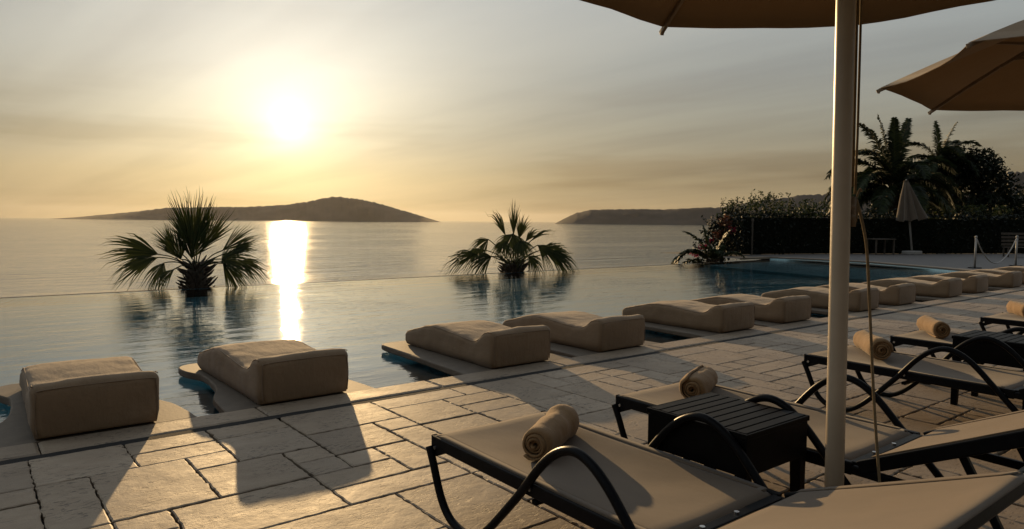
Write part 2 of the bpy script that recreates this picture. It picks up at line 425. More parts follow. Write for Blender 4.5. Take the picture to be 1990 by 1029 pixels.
basin.add([(-14,15.8,FL),(22,15.8,FL),(22,15.8,WL-.006),(-14,15.8,WL-.006)], [(3,2,1,0)])
basin.add([(-14,5.17,FL),(-14,15.8,FL),(-14,15.8,-.02),(-14,5.17,-.02)], [(0,1,2,3)])
basin.add([(24,5.17,FL),(24,8.2,FL),(24,8.2,-.02),(24,5.17,-.02)], [(0,1,2,3)])
tag(basin.build('pool_basin', M['tile_deep']), kind='structure')
wb = MB()       # near floor strip and wall, coloured dark for the shade under the daybeds
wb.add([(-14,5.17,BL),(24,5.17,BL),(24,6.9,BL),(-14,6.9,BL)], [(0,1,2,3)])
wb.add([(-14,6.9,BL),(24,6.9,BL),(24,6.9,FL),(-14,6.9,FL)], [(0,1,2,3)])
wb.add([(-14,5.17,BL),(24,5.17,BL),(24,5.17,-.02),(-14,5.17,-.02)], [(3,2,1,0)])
tag(wb.build('pool_floor_shade', M['tile_shade']), kind='structure')
led = MB()
led.add([(a,b,-.17) for a,b in LEDGE] + [(26.1,15.8,-.17),(26.4,14,-.17),(26.3,12,-.17),(24.9,9.2,-.17),(24.3,8.2,-.17)], [tuple(range(9))])
for (a,b),(c,d) in zip([(24.3,8.2)]+LEDGE, LEDGE): led.add([(a,b,-.17),(c,d,-.17),(c,d,FL),(a,b,FL)], [(0,1,2,3)])
for (a,b),(c,d) in zip(RIM[1:], RIM[2:]): led.add([(a,b,-.3),(c,d,-.3),(c,d,-.035),(a,b,-.035)], [(0,1,2,3)])
tag(led.build('pool_ledge', M['tile_pale']), kind='structure')
wr = MB(); wr.box((-14,EDGE,-2.4),(26.1,EDGE+.14,WL+.002))
tag(wr.build('infinity_edge', M['wetstone'], bevel=.02), kind='structure')
fd = MB(); fd.add([(24,4.9,-.004)] + [(a,b,-.004) for a,b in RIM] + [(24.2,15.97,-.004),(24.4,17.2,-.004),(26.2,18.4,-.004),(31.5,16.7,-.004),(37.5,13.2,-.004),(48,8,-.004),(48,4.9,-.004)], [tuple(range(14))])
for (a,b),(c,d) in zip(RIM, RIM[1:]): fd.add([(a,b,-.004),(c,d,-.004),(c,d,-.036),(a,b,-.036)], [(0,1,2,3)])
tag(fd.build('far_terrace', M['far_pave']), kind='structure')
fc = MB()
rim = smooth_path([(a, b, 0) for a, b in RIM[1:]], 4) + [Vector((24.2, 15.97, 0))]
for (p, q) in zip(rim, rim[1:]):
    d = (q-p).normalized(); nn = Vector((d.y, -d.x, 0)) if q is not rim[-1] else Vector((0, 1, 0))
    n = max(1, int((q-p).length/.8))
    for k in range(n):
        a = p.lerp(q, k/n)+d*.004; b = p.lerp(q, (k+1)/n)-d*.004
        c = b+nn*.36; e = a+nn*.36
        fc.add([(*a.xy,.022),(*b.xy,.022),(*c.xy,.022),(*e.xy,.022),(*a.xy,-.05),(*b.xy,-.05)], [(3,2,1,0),(0,1,5,4)])
tag(fc.build('pool_coping', M['stone']), kind='structure')
gr = MB()
gr.add([(24,5,-.06),(26.4,16,-.06),(26.4,22,-.06),(120,22,-.06),(120,-60,-.06),(-60,-60,-.06),(-60,-6,-.06),(-5,-4,-.06),(-5,5,-.06)][::-1], [tuple(range(9))])
tag(gr.build('garden_ground', M['soil']), kind='structure')
bk = MB()
nx, ny = 60, 14
for j in range(ny+1):
    for i in range(nx+1):
        xx = -90 + i*4; v = j/ny
        yy = lerp(16.0, 52, v) + (6 if xx > 24 else 0)*v
        zz = lerp(-2.1, -11, v**.8) + noise.noise(Vector((xx*.15, yy*.15, 0)))*.6*min(1, v*4)
        if xx > 24: zz = lerp(-.4 if j else -.05, zz, min(1, v*1.5))
        bk.v.append((xx, yy, zz))
for j in range(ny):
    for i in range(nx):
        a = j*(nx+1)+i; bk.f.append((a, a+1, a+nx+2, a+nx+1))
tag(bk.build('garden_bank', M['soil'], smooth=True), kind='structure')
se = MB(); se.add([(-30000,-30000,-9),(30000,-30000,-9),(30000,30000,-9),(-30000,30000,-9)], [(0,1,2,3)])
tag(se.build('sea', M['sea']), kind='structure')

def hill(name, prof, D, seed, depth=.16, rough=1.0):
    """a real ridge: profile (photo column, height above the sea in photo pixels) at distance D, with slopes to both sides"""
    mb = MB(); cols = []; px0, px1 = prof[0][0], prof[-1][0]
    n = 260; m = 26
    for i in range(n+1):
        px = lerp(px0, px1, i/n); h = interp(prof, px)
        b = bearing(px); slant = 1/max(.2, b.dot(fh))
        hm = max(0, h)/FPX*D*1.02
        hm *= 1 + .05*rough*noise.noise(Vector((px*.02, seed, 0))) + .05*rough*noise.noise(Vector((px*.12, seed, 3))) + .035*noise.noise(Vector((px*.4, seed, 5)))
        row = []
        for j in range(m+1):
            u = (j/m)*2 - 1
            rr = D*slant*(1 + u*depth*.5)
            k = max(0, 1 - abs(u)**1.25)
            z = hm*k*(1 + (.34*noise.noise(Vector((px*.05, u*3, seed))) + .2*noise.noise(Vector((px*.16, u*7, seed))))*(1-k)) - 9 - 6*(1-k)
            row.append((b.x*rr, b.y*rr, z))
        cols.append(row)
    for row in cols: mb.v += row
    for i in range(n):
        for j in range(m):
            a = i*(m+1)+j; mb.f.append((a, a+1, a+m+2, a+m+1))
    return tag(mb.build(name, M['rock'], smooth=True), kind='structure')
hill('hills', [(95,0),(150,4),(200,9),(260,15),(325,23),(400,25),(460,26),(520,28),(560,31),(600,37),(630,43),(655,47),(685,44),(720,38),(760,28),(800,17),(830,8),(858,0)], 6500, 1.0)
hill('hills', [(1078,0),(1095,9),(1118,20),(1150,27),(1240,29),(1300,29),(1350,32),(1400,33),(1430,39),(1470,46),(1500,50),(1560,58),(1600,60),(1640,66),(1680,72),(1720,74),(1800,70),(1900,60),(2000,40),(2200,10)], 4200, 5.0, .2)
hill('hills', [(1780,0),(1830,30),(1900,75),(1950,98),(1985,104),(2040,110),(2150,90),(2300,40),(2500,0)], 3600, 9.0, .2)

hz = MB(); hz.box((-31000,-31000,-16.5),(31000,31000,420))
if True:
    t = NT('haze_air'); vp = t.new('ShaderNodeVolumePrincipled')
    vp.inputs['Color'].default_value = (.90,.90,.92,1); vp.inputs['Density'].default_value = 0.8e-5; vp.inputs['Anisotropy'].default_value = .55
    t.link(vp.outputs[0], t.out.inputs['Volume'])
    tag(hz.build('haze', t.m), kind='stuff')

# ------------------------------------------------------------------ poolside daybeds on their stone platforms
PROF = [(0,.335),(.035,.352),(.10,.352),(.16,.335),(.24,.27),(.31,.238),(.42,.238),(.65,.258),(.95,.282),(1.12,.282),(1.25,.262),(1.45,.215),(1.66,.165),(1.74,.15)]
def mattress_mesh(seed, W=.74):
    mb = MB(); Lg = 1.74; rc = .05
    st = []
    for e, yy in ((.048,0),(.026,.006),(.012,.02),(.003,.038)): st.append((yy, e))
    y = .06
    while y < Lg-.05: st.append((y, 0)); y += .035
    for e, yy in ((.004,Lg-.035),(.013,Lg-.016),(.026,Lg-.005),(.042,Lg)): st.append((yy, e))
    NP = None
    for (yy, e) in st:
        top = interp(PROF, yy) - e; hw = W/2 - e; bot = .004 + e*.6
        pts = []
        def arc(cx, cz, a0, a1, n=5):
            for k in range(n+1):
                a = lerp(a0, a1, k/n); pts.append((cx+rc*math.cos(a), cz+rc*math.sin(a)))
        pts.append((-hw+.02, bot)); 
        for k in range(1, 4): pts.append((-hw, lerp(bot+.015, top-rc, k/4)))
        arc(-hw+rc, top-rc, math.pi, math.pi/2)
        for k in range(1, 8): pts.append((lerp(-hw+rc, hw-rc, k/8), top))
        arc(hw-rc, top-rc, math.pi/2, 0)
        for k in range(3, 0, -1): pts.append((hw, lerp(bot+.015, top-rc, k/4)))
        pts.append((hw-.02, bot))
        NP = len(pts)
        for (px, pz) in pts:
            q = Vector((px*3+seed*7, yy*3, pz*3))
            w = .011*noise.noise(q) + .007*noise.noise(q*3.1) + .003*noise.noise(q*7)
            crown = .012*(1-(px/hw)**2)*(1 if pz > top-.01 else 0)
            sag = .0
            mb.v.append((px + w*(1 if px > 0 else -1)*.9, yy + .006*noise.noise(q*2+Vector((5,0,0))), max(.002, pz + w*.9*(pz/top) + crown)))
    S = len(st)
    for i in range(S-1):
        for k in range(NP-1):
            mb.f.append((i*NP+k, i*NP+k+1, (i+1)*NP+k+1, (i+1)*NP+k))
        mb.f.append((i*NP+NP-1, i*NP, (i+1)*NP, (i+1)*NP+NP-1))
    mb.f.append(tuple(range(NP))[::-1]); mb.f.append(tuple((S-1)*NP+k for k in range(NP)))
    pip = MB()
    for s in (-1, 1):
        path = []
        for (yy, e) in st[3:-4]:
            q = Vector((s*W/2*3+seed*7, yy*3, interp(PROF, yy)*3))
            path.append((s*(W/2-.013), yy, interp(PROF, yy)-.011+.006*noise.noise(q)))
        pip.tube(path, .004, 6)
    zt = interp(PROF, 0)-.03
    pip.tube(smooth_path([(-W/2+.03,.006,.03),(-W/2+.022,.004,.15),(-W/2+.03,.004,zt-.02),(-W/2+.06,.006,zt+.012),(0,.006,zt+.018),(W/2-.06,.006,zt+.012),(W/2-.03,.004,zt-.02),(W/2-.022,.004,.15),(W/2-.03,.006,.03)],5), .0035, 6)
    return mb, pip
def platform_mesh(kind, W=.74):
    """stone platform that reaches from the coping out over the water"""
    hw = W/2
    if kind == 0:   # lobed outline
        left = [(-hw-.24,0),(-hw-.22,.25),(-hw-.19,.5),(-hw-.10,.75),(-hw-.06,1.05),(-hw-.05,1.35),(-hw-.09,1.5),(-hw-.13,1.62),(-hw-.15,1.78),(-hw-.12,1.9),(-hw-.02,1.96)]
    else:
        left = [(-hw-.30,0),(-hw-.27,.5),(-hw-.24,1.0),(-hw-.22,1.5),(-hw-.20,1.8),(-hw-.15,1.88),(-hw-.03,1.90)]
    out = smooth_path([(a,b,0) for a,b in left], 4)
    out = [(p.x, p.y) for p in out]
    ring = out + [(-a, b) for a, b in out[::-1]]
    n = len(ring); mb = MB()
    c = Vector((0,.9))
    prof = [(.016,0),(.004,-.006),(0,-.016),(0,-.05),(.012,-.062)]
    for ins, z in prof:
        for (a, b) in ring:
            d = (c - Vector((a,b))).normalized()
            w = .006*noise.noise(Vector((a*9, b*9, z*20)))
            mb.v.append((a + d.x*(ins+w), b + (d.y*(ins+w) if b > .01 else 0), z))
    for L in range(len(prof)-1):
        for k in range(n): mb.f.append((L*n+k, (L+1)*n+k, (L+1)*n+(k+1)%n, L*n+(k+1)%n))
    mb.f.append(tuple(range(n))[::-1]); mb.f.append(tuple((len(prof)-1)*n+k for k in range(n)))
    return mb
ends = [(.31,1.0),(1.70,2.42),(3.88,4.60)]
cx_list = [.655, 2.06, 4.24, 5.68, 7.87, 9.32, 11.52, 12.95, 15.14, 16.58, 18.78, 20.22, 22.4]
bed_lab = [
 'tan covered daybed seen end on at the lower left corner of the pool',
 'tan covered daybed in front of the sun glint, second from the left',
 'tan covered daybed with a dark strip of water at its left, third from the left',
 'tan covered daybed right behind the third one, its hump above the palm reflection',
 'tan covered daybed fifth from the left, two places left of the parasol pole',
 'tan covered daybed next to the parasol pole on its left side',
 'tan covered daybed passing behind the parasol pole, its head end crossed by the slack cord',
 'tan covered daybed just right of the one crossed by the parasol cord',
 'tan covered daybed fifth from the far end of the row, before the teal water',
 'tan covered daybed fourth from the far end of the row, before the pale pool ledge',
 'tan covered daybed third from the far end, below the left white rope post',
 'tan covered daybed second from the far end, below the right white rope post',
 'tan covered daybed farthest of the row, mostly cut off by the right edge']
plat_lab = [
 'lobed stone platform under the daybed at the lower left corner',
 'lobed stone platform with a rounded tab, under the daybed before the sun glint',
 'straight stone platform jutting far left, under the third daybed from the left',
 'straight stone platform under the fourth daybed, dark water gap at its left',
 'straight stone platform under the fifth daybed from the left',
 'stone platform under the daybed next to the parasol pole on its left side',
 'stone platform under the daybed that passes behind the parasol pole',
 'stone platform under the daybed just right of the cord crossed one',
 'stone platform under the fifth daybed from the far end',
 'stone platform under the fourth daybed from the far end',
 'stone platform under the third daybed from the far end',
 'stone platform under the second daybed from the far end',
 'stone platform under the farthest daybed, at the right edge']
p0 = platform_mesh(0).build('daybed_platform', M['platform']); p1 = platform_mesh(1).build('daybed_platform', M['platform'])
plats = [p0, None, p1]
mats = []
for i, cxx in enumerate(cx_list):
    src = p0 if i < 2 else p1
    o = src if i in (0, 2) else src.copy()
    if i not in (0, 2): COL.objects.link(o)
    o.location = (cxx, 5.192, -.004)
    tag(o, plat_lab[i], 'platform', 'stone platforms along the pool edge')
    if True:
        r = empty('daybed', (cxx, 5.17, 0), R((-1.0, .6, -.8, .5)[i] if i < 4 else rng.uniform(-1.2,1.2)))
        a, b = mattress_mesh(i)
        a.build('cushion', M['cushion'], r, smooth=True); b.build('piping', M['piping'], r, smooth=True)
        mats.append(r)
    tag(r, bed_lab[i], 'daybed', 'covered daybeds along the pool edge')

# ------------------------------------------------------------------ sun loungers (foot end towards the pool)
def make_lounger(ang):
    root = empty('sun_lounger'); W = .72; zr = .352; sh = 1.385; t = R(ang); LB = .80
    def yz(s, z): return (-s, z)
    fr = MB()
    for x in (.0, W):
        xx = x + (.016 if x == 0 else -.016)
        fr.bar((xx, 0, zr), (xx, -sh, zr-.012), .032, .058)
        fr.bar((xx, -sh+.03, zr-.015), (xx, -1.86, zr-.03), .026, .04)
        # gusset plate at the foot corner
        s = xx
        fr.add([(s-.017,.004,zr+.03),(s-.017,.004,zr-.05),(s-.017,-.035,zr-.065),(s-.017,-.12,zr-.028),(s+.017,.004,zr+.03),(s+.017,.004,zr-.05),(s+.017,-.035,zr-.065),(s+.017,-.12,zr-.028)],
               [(0,1,2,3),(7,6,5,4),(0,4,5,1),(1,5,6,2),(2,6,7,3)])
    fr.bar((.03,-.012,zr-.002),(W-.03,-.012,zr-.002), .03, .04)
    fr.bar((.03,-sh,zr-.004),(W-.03,-sh,zr-.004), .046, .034)
    fr.bar((.03,-.72,zr-.07),(W-.03,-.72,zr-.07), .03, .022)
    fr.bar((.03,-1.84,zr-.03),(W-.03,-1.84,zr-.03), .028, .03)
    fr.build('frame', M['frame'], root, bevel=.006)
    for x in (-.004, W+.004):
        s = 1 if x > 0 else -1
        for (yy, zz) in ((-.035, zr-.022), (-.735, zr-.002), (-1.33, zr-.02)):
            sc = MB(); sc.tube([(x-s*.006, yy, zz), (x+s*.004, yy, zz)], .009, 8); sc.build('screw', M['screw'], root)
    for x in (.22, .42):
        sc = MB(); sc.tube([(x,-sh+.002,zr+.012),(x,-sh+.002,zr+.020)], .010, 8); sc.build('screw', M['screw'], root)
    # S-shaped tube: foot leg, skid, arm hoop
    path = [(0,.33),(.035,.26),(.10,.12),(.17,.045),(.26,.017),(.36,.022),(.46,.085),(.58,.205),(.70,.335),(.81,.465),(.90,.54),(.99,.572),(1.08,.55),(1.17,.485),(1.27,.38),(1.38,.262),(1.50,.135),(1.60,.02)]
    for x in (-.012, W+.012):
        lg = MB(); lg.tube(smooth_path([(x, -s, z) for s, z in path], 5), .0185, 10); 
        lg.build('leg', M['frame'], root, smooth=True)
    sl = MB(); nu, nv = 12, 30; x0, x1 = .012, W-.012
    def sheet(mb, fn, nu, nv, th=.006):
        o = len(mb.v)
        for side in (0, 1):
            for j in range(nv+1):
                for i in range(nu+1):
                    p, nrm = fn(i/nu, j/nv); mb.v.append(tuple(Vector(p) - Vector(nrm)*th*side))
        N = (nu+1)*(nv+1)
        for j in range(nv):
            for i in range(nu):
                a = o+j*(nu+1)+i
                mb.f.append((a, a+nu+1, a+nu+2, a+1)); mb.f.append((a+N, a+N+1, a+N+nu+2, a+N+nu+1))
        for j in range(nv):
            a = o+j*(nu+1); mb.f.append((a, a+N, a+N+nu+1, a+nu+1))
            a += nu; mb.f.append((a, a+nu+1, a+N+nu+1, a+N))
        for i in range(nu):
            a = o+i; mb.f.append((a, a+1, a+N+1, a+N)); a = o+nv*(nu+1)+i; mb.f.append((a, a+N, a+N+1, a+1))
    def seat(u, v):
        e = (1-(2*u-1)**2)
        return (lerp(x0, x1, u), -lerp(-.018, sh-.022, v), zr+.0315-.012*v - .034*(e**1.3)*math.sin(math.pi*min(1,max(0,v)))**.9 + e*.0035*noise.noise(Vector((u*4, v*7, 1.3))) - .014*max(0,(abs(v-.5)-.47)/.03)), (0,0,1)
    sheet(sl, seat, nu, nv); sl.build('seat_sling', M['sling'], root, smooth=True)
    def hem_s(side, fn, v0, v1):
        def g(u, v):
            p, nrm = fn(lerp(.0, .055, u) if side == 0 else lerp(.945, 1.0, u), lerp(v0, v1, v)); return Vector(p)+Vector(nrm)*.0018, nrm
        return g
    for side in (0, 1):
        h_ = MB(); sheet(h_, hem_s(side, seat, .02, .98), 2, 24, .001); h_.build('hem', M['hem'], root, smooth=True)
    # raised backrest
    B0 = Vector((0, -sh-.03, zr+.0)); dv = Vector((0, -math.cos(t), math.sin(t))); nv_ = Vector((0, math.sin(t), math.cos(t)))
    bf = MB()
    for xx in (.016, W-.016):
        bf.bar(B0+Vector((xx,0,0)), B0+Vector((xx,0,0))+dv*LB, .032, .058, up=nv_)
    bf.bar(B0+Vector((.03,0,-.0))+dv*(LB-.015), B0+Vector((W-.03,0,0))+dv*(LB-.015), .03, .05, up=nv_)
    bf.bar(B0+Vector((.03,0,-.0))+dv*.02, B0+Vector((W-.03,0,0))+dv*.02, .03, .03, up=nv_)
    bf.build('backrest_frame', M['frame'], root, bevel=.006)
    bs = MB()
    def back(u, v):
        e = (1-(2*u-1)**2)
        p = B0 + Vector((lerp(.012, W-.012, u), 0, 0)) + dv*lerp(.045, LB+.016, v) + nv_*(.0335 - .026*(e**1.3)*math.sin(math.pi*v)**.9 - .012*max(0,(abs(v-.5)-.47)/.03))
        return p, nv_
    sheet(bs, back, nu, 20); bs.build('backrest_sling', M['sling'], root, smooth=True)
    for side in (0, 1):
        h_ = MB(); sheet(h_, hem_s(side, back, .03, .97), 2, 16, .001); h_.build('hem', M['hem'], root, smooth=True)
    for xx in (.075, W-.075):
        pr = MB(); a = B0+Vector((xx,0,-.02))+dv*.40
        pr.bar(a, (xx, a.y-.26, .012), .03, .03); pr.build('prop', M['frame'], root, bevel=.005)
    return root
def put_lounger(root, x, y, lab, rz=0):
    root.location = (x, y, 0); root.rotation_euler = (0,0,R(rz))
    tag(root, lab, 'sun lounger', 'black framed sun loungers on the deck'); return root
LA = put_lounger(make_lounger(21.7), 1.715, 2.775, 'black framed sun lounger with taupe sling, nearest of all at the bottom of the photo')
LB_ = put_lounger(make_lounger(25.5), 2.985, 2.775, 'black framed sun lounger beyond the slatted side table, its seat crossed by the parasol pole')
LC = put_lounger(copy_tree(LB_), 5.13, 2.785, 'black framed sun lounger whose rolled towel is crossed by the slack parasol cord')
LD = put_lounger(copy_tree(LB_), 6.62, 2.775, 'black framed sun lounger behind the second side table, its towel second from the right edge')
LE = put_lounger(copy_tree(LB_), 8.83, 2.76, 'black framed sun lounger farthest away, only its foot end at the right edge')

# ------------------------------------------------------------------ side tables
def make_table():
    root = empty('side_table'); w, d, h = .49, .53, .545
    tp = MB(); n = 9; pitch = (d-.02)/n
    for k in range(n):
        y0 = -d/2+.01+k*pitch+.004
        tp.box((-w/2+.012, y0, h-.02), (w/2-.012, y0+pitch-.008, h))
    tp.box((-w/2,-d/2,h-.026),(-w/2+.012,d/2,h-.002)); tp.box((w/2-.012,-d/2,h-.026),(w/2,d/2,h-.002))
    tp.box((-w/2+.012,-d/2,h-.026),(w/2-.012,-d/2+.010,h-.002)); tp.box((-w/2+.012,d/2-.010,h-.026),(w/2-.012,d/2,h-.002))
    tp.box((-w/2+.013,-d/2+.011,h-.05),(w/2-.013,d/2-.011,h-.032))
    tp.build('tabletop', M['plastic'], root, bevel=.003)
    ap = MB()
    for (a, b) in (((-w/2+.006,-d/2+.006),(w/2-.006,-d/2+.024)),((-w/2+.006,d/2-.024),(w/2-.006,d/2-.006)),((-w/2+.006,-d/2+.025),(-w/2+.024,d/2-.025)),((w/2-.024,-d/2+.025),(w/2-.006,d/2-.025))):
        ap.box((*a, h-.185), (*b, h-.028))
    ap.build('apron', M['plastic'], root, bevel=.003)
    for sx in (-1, 1):
        for sy in (-1, 1):
            lg = MB(); x, y = sx*(w/2-.034), sy*(d/2-.036)
            vs = [(x+a*.028-(0 if a*sx > 0 else 0), y+b*.028, h-.03) for a, b in ((-1,-1),(1,-1),(1,1),(-1,1))] + [(x+sx*.006+a*.021, y+sy*.006+b*.021, 0) for a, b in ((-1,-1),(1,-1),(1,1),(-1,1))]
            lg.add(vs, [(0,1,2,3),(7,6,5,4),(0,4,5,1),(1,5,6,2),(2,6,7,3),(3,7,4,0)])
            lg.build('leg', M['plastic'], root, bevel=.004)
    return root
T1 = make_table(); T1.location = (2.705, 1.83, 0); tag(T1, 'black slatted side table between the two nearest loungers, left of the parasol pole', 'side table', 'black slatted side tables between the loungers')
T2 = copy_tree(T1); T2.location = (6.245, 1.80, 0); tag(T2, 'black slatted side table at the right edge, behind the lounger with the cord crossed towel', 'side table', 'black slatted side tables between the loungers')

# ------------------------------------------------------------------ rolled towels
def make_towel(seed, L=.36, R0=.073, lump=False):
    mb = MB(); turns = 4.2; N = 120; ns = 18; th = .94*(R0-.003)/5.2
    # spiral ribbon, two sheets, swept along the axis
    def spiral(k, off):
        a = 2*math.pi*turns*k/N; r = .003 + (R0-.003-th)*(k/N) + off
        return r*math.cos(a+seed), r*math.sin(a+seed)
    for s in range(ns+1):
        u = s/ns; xx = (u-.5)*L
        endr = 1 - .16*max(0, (abs(u-.5)-.42)/.08)**2
        sc = endr*(1 + .05*math.sin(u*5+seed))
        if lump: sc *= 1 + .10*math.exp(-((u-.84)/.09)**2) - .07*math.exp(-((u-.66)/.05)**2)
        for off in (0, th*.82):
            for k in range(N+1):
                y, z = spiral(k, off)
                tele = .010*math.sin(k*.16+seed)*(1 if s in (0, ns) else 0)
                q = Vector((xx*14, y*22, z*22+seed))
                w = 1 + .065*noise.noise(q) + .04*noise.noise(q*2.7) + .02*noise.noise(q*7)
                mb.v.append((xx + tele + .004*noise.noise(q*2)*(1 if s in (0,ns) else 0), y*sc*w, z*sc*w*.97))
    P = N+1; S = 2*P
    for s in range(ns):
        for k in range(N):
            a = s*S+k
            mb.f.append((a, a+1, a+S+1, a+S)); b = a+P; mb.f.append((b, b+S, b+S+1, b+1))
        a = s*S+N; mb.f.append((a, a+P, a+P+S, a+S)); a = s*S; mb.f.append((a, a+S, a+P+S, a+P))
    for s in (0, ns):
        for k in range(N):
            a = s*S+k; q = (a, a+P, a+P+1, a+1); mb.f.append(q if s == 0 else q[::-1])
    return mb
tow = [((2.105,2.36), 30, .46, .086, True, 'rolled tan towel on the foot of the nearest lounger, folded ridge near its far end'),
       ((3.47,2.54), 24, .42, .088, False, 'rolled tan towel peeping out behind the slatted side table'),
       ((5.66,2.515), 40, .52, .094, False, 'rolled tan towel crossed by the slack parasol cord, right of the pole'),
       ((7.17,2.63), 38, .48, .092, False, 'rolled tan towel on the lounger behind, second from the right edge'),
       ((9.52,2.57), 36, .46, .092, False, 'rolled tan towel cut by the right edge of the photo')]
for i, ((x, y), rz, L, tr_, lump, lab) in enumerate(tow):
    o = make_towel(i*1.7+4.2, L, tr_, lump).build('rolled_towel', M['towel'], smooth=True)
    o.location = (x, y, .350+tr_*.96); o.rotation_euler = (R(20*i), 0, R(rz))
    tag(o, lab, 'towel', 'rolled towels on the loungers')

# ------------------------------------------------------------------ parasols
def make_parasol(base, top, cen, Rr, z, rot, rise=.62, lab='', cord=False, tilt=0):
    root = empty('parasol', (*base, 0)); O = Vector((*base, 0)); n = 8
    top = Vector((*top, z+rise+.05)) - O
    pl = MB(); pl.tube([(0,0,.02)] + [top*k for k in (.25,.5,.75,1)], .0365, 20); pl.build('pole', M['pole'], root, smooth=True)
    bs = MB(); bs.box((-.24,-.24,.004),(.24,.24,.075)); bs.tube([(0,0,.07),(0,0,.30)], .045, 18); bs.build('base', M['white'], root, bevel=.012)
    C = Vector((*cen, z)) - O
    apex = Vector((top.x, top.y, top.z-.03))
    vs = [C + Vector((Rr*math.cos(rot+2*math.pi*k/n), Rr*math.sin(rot+2*math.pi*k/n), 0)) for k in range(n)]
    vs = [v + up*(tilt*(v-C).dot(fh)) for v in vs]
    cn = MB(); nr, na = 8, 8
    def pt(k, a, r, off):
        A, B = vs[k], vs[(k+1) % n]
        e = A.lerp(B, a); mid = 4*a*(1-a)
        p = apex.lerp(e, r)
        p += (C - e).normalized()*(.045*mid*r*r*Rr)            # scalloped hem
        p.z += .05*math.sin(math.pi*r)*(1-.6*mid) - .030*mid*r - off + .012*mid*noise.noise(Vector((k*3+a*3, r*5, 2.2)))
        return p
    for off in (0, .004):
        o = len(cn.v)
        for k in range(n):
            for i in range(na+1):
                for j in range(nr+1): cn.v.append(tuple(pt(k, i/na, max(.02, j/nr), off)))
        for k in range(n):
            for i in range(na):
                for j in range(nr):
                    a = o + k*(na+1)*(nr+1) + i*(nr+1) + j; q = (a, a+1, a+nr+2, a+nr+1)
                    cn.f.append(q if off == 0 else q[::-1])
    half = len(cn.v)//2
    for k in range(n):
        for i in range(na):
            a = k*(na+1)*(nr+1) + i*(nr+1) + nr; b = a+nr+1; cn.f.append((a, b, b+half, a+half))
    cn.build('canopy', M['canopy'], root, smooth=True)
    hub = MB(); hub.tube([apex+Vector((0,0,-.10)), apex+Vector((0,0,-.03))], .07, 16); hub.build('hub', M['rib'], root, bevel=.005)
    hub = MB(); hub.tube([top+Vector((0,0,-.45)), top+Vector((0,0,-.37))], .07, 16); hub.build('runner', M['rib'], root, bevel=.005)
    for k in range(n):
        rb = MB(); path = []
        for r in (.03,.2,.4,.6,.8,1.0):
            p = pt(k, 0, r, .020); path.append(p)
        d = (path[-1]-path[-2]).normalized(); path.append(path[-1]+d*.03)
        for a, b in zip(path, path[1:]): rb.bar(a, b, .020, .028)
        rb.tube([path[-1]-d*.03+Vector((0,0,.012)), path[-1]-d*.012+Vector((0,0,-.018))], .012, 8)
        rib = rb.build('rib', M['rib'], root, bevel=.003)
        st = MB(); st.bar(top+Vector((0,0,-.41)), pt(k, 0, .52, .032), .016, .02); st.build('strut', M['rib'], root)
    fn = MB(); fn.tube([top, top+Vector((0,0,.05)), top+Vector((0,0,.09))], [.03,.035,.005], 12); fn.build('finial', M['rib'], root, smooth=True)
    if cord:
        r3 = Vector((.80,-.60,0))
        cd = MB()
        def on(z_, off): return top*(z_/top.z) + r3*off
        cd.tube([on(2.75,.046), on(2.0,.046), on(1.55,.046)], .0055, 7)
        cd.tube([on(2.75,.060), on(2.2,.061), on(1.75,.060), on(1.52,.056)], .005, 7)
        e = Vector((2.86,1.18,.05)) - O
        s0 = on(1.50,.062)
        pth = [s0, s0.lerp(e,.12)+Vector((.03,-.01,.0)), s0.lerp(e,.3)+Vector((.020,-.008,0)), s0.lerp(e,.6)+Vector((.008,0,-.01)), e]
        cd.tube(smooth_path(pth, 6), .006, 8)
        # slack tail and knot by the cleat
        cd.tube(smooth_path([on(1.50,.05), on(1.46,.066), on(1.41,.060), on(1.40,.05), on(1.43,.045), on(1.49,.052)], 6), .005, 7)
        cd.tube(smooth_path([on(1.50,.06), on(1.54,.075), on(1.53,.083)], 5), .004, 7)
        cd.build('cord', M['cord'], root, smooth=True)
        cl = MB(); cl.tube([on(1.39,.05), on(1.51,.05)], .012, 8); cl.tube([on(1.43,.03), on(1.43,.055)], .014, 8); cl.tube([on(1.47,.03), on(1.47,.055)], .014, 8)
        cl.build('cleat', M['rib'], root, smooth=True)
    tag(root, lab, 'parasol', 'open octagonal parasols over the loungers'); return root
make_parasol((2.755,1.345), (2.725,1.372), (2.775,1.345), 1.425, 2.545, .452, lab='open brown parasol on a pale pole beside the slatted side table, with hanging cord', cord=True)
make_parasol((6.66,1.22), (6.66,1.22), (6.66,1.22), 1.60, 2.56, -.333, rise=.50, tilt=-.05, lab='open brown parasol at the upper right edge, grey top showing above its underside')

